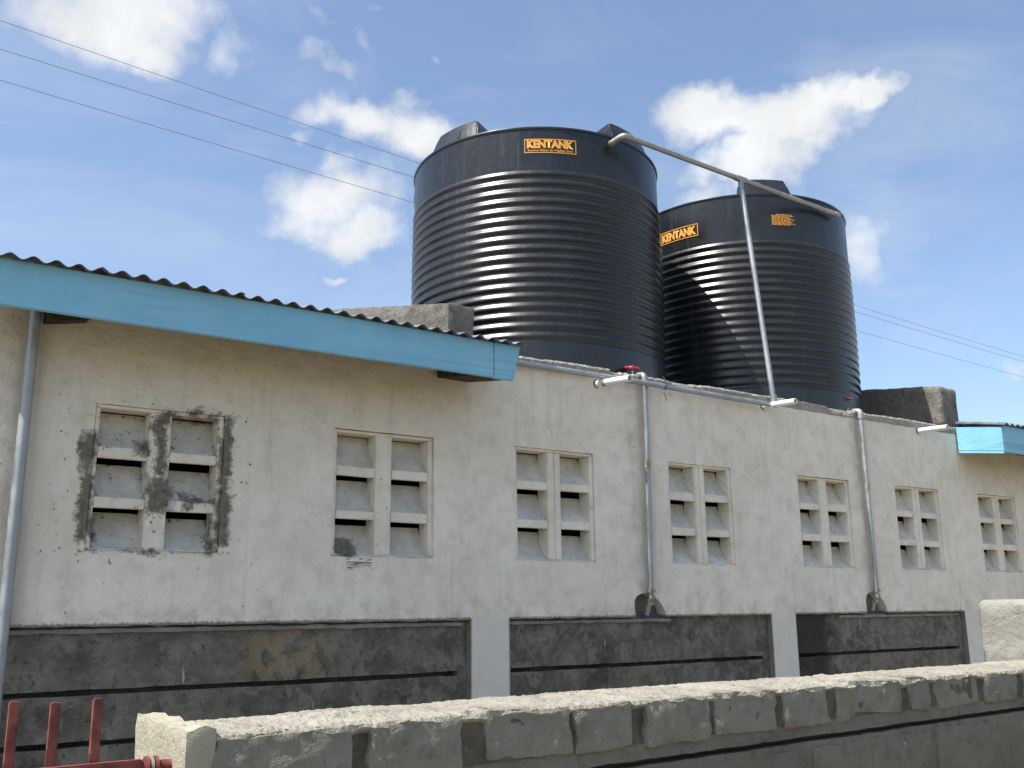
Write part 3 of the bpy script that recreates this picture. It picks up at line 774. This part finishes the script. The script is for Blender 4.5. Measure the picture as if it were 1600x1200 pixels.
# face of the wall between the stones: joints sunk, groove raked along the bed joint
def bed(name, zs, yb, amp, sc_, m):
    """rough mortar front with returns running back into the wall core"""
    nx = 560; V, F = [], []; nz = len(zs)+1
    for i in range(nx+1):
        x = .685+(XE-.685)*(i/nx)**1.35
        zz = [z(x) if callable(z) else z for z in zs]
        V.append((x, -3.94, zz[0]))
        for k, z in enumerate(zz):
            e = .0025*fb_((x, z, 3), 14, 3) if k in (0, len(zz)-1) else 0
            V.append((x, yb + amp*fb_((x, 0, z), sc_, 5), z+e))
        V.append((x, -3.94, zz[-1]))
    for i in range(nx):
        for j in range(nz): a = i*(nz+1)+j; F.append([a, a+nz+1, a+nz+2, a+1])
    sub(name, fmesh(name, V, F), m, BW, False)
bed('mortar_bed', [.06*k for k in range(18)]+[1.10]+[lambda x, k=k: gz(x)-.008-.012*(3-k) for k in range(4)], -3.994, .008, 8, M_BED)
bed('mortar_bed', [lambda x: gz(x)+.007, lambda x: gz(x)+.02, lambda x: gz(x)+.034, lambda x: gz(x)+.046], -3.993, .006, 8, M_BED)
bed('joint_mortar', [lambda x: gz(x)+.0465, 1.225, 1.235, 1.245, 1.255, 1.265, 1.275, 1.285, 1.295, 1.315], -3.994, .012, 9, M_JOINT)
sub('wall_core', bbox('wall_core', .69, XE, -3.945, -3.70, 0, 1.31, .004), M_JOINT, BW, False)
rr_ = random.Random(9)
for i, (a, b) in enumerate(stones):
    a -= .009; b += .009
    k0, k1 = rr_.uniform(-.02, .02), rr_.uniform(-.02, .02); dz = rr_.uniform(-.012, .012)
    def stf(p, a=a, b=b, k0=k0, k1=k1, dz=dz):
        t = (p.z-1.25)/.15; u = (p.x-a)/(b-a)
        return Vector((p.x + t*(k0*(1-u)+k1*u) + .014*fb_((0, p.z*1.0+i, u), 13, 4), p.y + .005*fb_((p.x, i, p.z), 6, 2), p.z+dz*(1-u)))
    sub('stone', rbox(a, b, -4.000-rr_.uniform(0, .007), -3.93, gz((a+b)/2)+.036+rr_.uniform(0, .012), capz(a)+.006, .012, .008, .0045, 26, stf, 6, i), M_STONE, BW, True)
# second course below the raked joint, almost buried in mortar
x = .72; i = 0
while x < 5:
    w_ = rr_.uniform(.24, .4)
    sub('stone', rbox(x, x+w_, -3.999-rr_.uniform(0, .004), -3.93, .985, gz(x)-.02, .024, .02, .008, 9, None, 5, 40+i), M_BED, BW, True); x += w_+rr_.uniform(.02, .04); i += 1
# mortar cap
nx = 1500; V, F = [], []
cp = [(-3.93, -.030), (-3.985, -.018), (-4.001, -.010), (-4.005, -.004), (-4.001, .004), (-3.988, .009)] + [(-3.965+.225*k/15, .010+.006*math.sin(math.pi*k/15)) for k in range(16)] + [(-3.725, .008), (-3.718, -.01), (-3.73, -.04)]
m = len(cp)
for i in range(nx+1):
    x = .64+(XE-.64)*(i/nx)**1.5
    drip = .013*max(-.6, fb_((x, 0, 4), 11, 5)); lip = .008*fb_((x, 3, 4), 8, 5)
    for j, (y, z) in enumerate(cp):
        q = (x, y, 0)
        lump = .004*fb_((x*.7, y*1.6, 0), 6, 3) + .0035*fb_((x*.6, y*1.5, 0), 26, 4) + .003*fb_(q, 70, 3) + .008*max(0, fb_((x, y*1.4, 8), 3.2, 3)-.30)
        crk = -.009*max(0, 1-abs(fb_((x*.8, y*2.6, 5), 2.4, 4))/.045)
        yy = y + (lip if j in (2, 3, 4) else lip*.4 if j in (1, 5) else 0) + .004*fb_((x, z, y), 30, 3)
        zz = capz(x)+z + (drip if j <= 3 else lump+crk)
        V.append((x, yy, zz))
for i in range(nx):
    for j in range(m-1): F.append([i*m+j, i*m+j+1, (i+1)*m+j+1, (i+1)*m+j][::-1])
F.append(list(range(m))[::-1]); F.append([nx*m+j for j in range(m)])
me = fmesh('mortar_cap', V, F)
bm = bmesh.new(); bm.from_mesh(me); bmesh.ops.recalc_face_normals(bm, faces=bm.faces); bm.to_mesh(me); bm.free()
sub('mortar_cap', me, M_CAP, BW, False)
# rendered end of the wall beside the gate
def endf(p): 
    return Vector((p.x, p.y, p.z+(.008*fb_((p.x, p.y, 1), 14, 4)+.012*max(0, fb_((p.x*2, p.y, 6), 7, 3)) if p.z > 1.28 else 0)))
sub('end_render', rbox(.632, .692, -4.008, -3.656, 0, 1.330, .012, .005, .0035, 14, endf, 5, 3), M_ENDP, BW, True)

# pale rendered pier beyond the wall
pr = link('rendered_pier', rbox(-.17, .17, -.35, .35, 0, 1.575, .03, .035, .012, 6, None, 5, 8), M_WHITE, None, True, (6.17, -2.83, 0))
tag(pr, 'pale limewashed pier end rising behind the stone wall at the right edge', 'pier')

# ------------------------------------------------------------------ gate
gt = empty('gate', (.60, -3.9, 0)); tag(gt, 'red oxide painted steel gate with square upright bars', 'gate')
def bar(x, zt, lean=0):
    def f(p):
        q = Vector(p); q.x += lean*(p.z-.2); return q
    sub('bar', bbox('bar', x-.0085, x+.0085, -3.9085, -3.8915, .12, zt, .002, f), M_GATE, gt, False)
for x, zt, ln in ((.344, 1.393, 0), (.413, 1.387, .002), (.495, 1.390, -.003), (.262, 1.392, 0), (.18, 1.389, 0), (.10, 1.391, 0), (.02, 1.388, 0), (-.06, 1.39, 0)):
    bar(x, zt, ln)
sub('rail', bbox('rail', -.12, .578, -3.930, -3.909, 1.250, 1.274, .003), M_GATE, gt, False)
sub('rail', bbox('rail', -.12, .578, -3.930, -3.909, .20, .226, .003), M_GATE, gt, False)
sub('stile', bbox('stile', .552, .576, -3.906, -3.88, .12, 1.245, .003), M_GATE, gt, False)
for k in range(3): sub('hinge_knuckle', tube('hinge_knuckle', [(.582+k*.009, -3.920, 1.258), (.582+k*.009+.006, -3.920, 1.258)], .021-.002*(k % 2), 14), M_IRON if k % 2 else M_GATE, gt)
sub('hinge_pin', tube('hinge_pin', [(.578, -3.920, 1.258), (.636, -3.920, 1.258)], .012, 12), M_GATE, gt)

# ------------------------------------------------------------------ power lines
PY = 16.0
Ls = [([(5.2, .565), (16.8, .537), (29.5, .475), (55.1, .288), (63.2, .222)], 'uppermost of three thin power lines crossing the sky behind the tanks'),
      ([(5.4, .537), (16.9, .511), (29.1, .456), (55.1, .283), (63.1, .217)], 'middle of three thin power lines crossing the sky behind the tanks'),
      ([(5.6, .504), (17.0, .48), (29.1, .426), (55.2, .263), (63.1, .202)], 'lowest of three thin power lines crossing the sky behind the tanks')]
for pts, lab in Ls:
    P = [(PY*math.tan(rad(b)), PY-6, 1.55+e*PY/math.cos(rad(b))) for b, e in pts]
    # smooth quadratic through the readings
    import numpy as np
    c = np.polyfit([p[0] for p in P], [p[2] for p in P], 2)
    q = [(x, PY-6, float(np.polyval(c, x))) for x in [-24+k*2.0 for k in range(40)]]
    o = link('power_line', tube('power_line', q, .0046, 6), M_WIRE, None, True); tag(o, lab, 'power line', 'power lines')
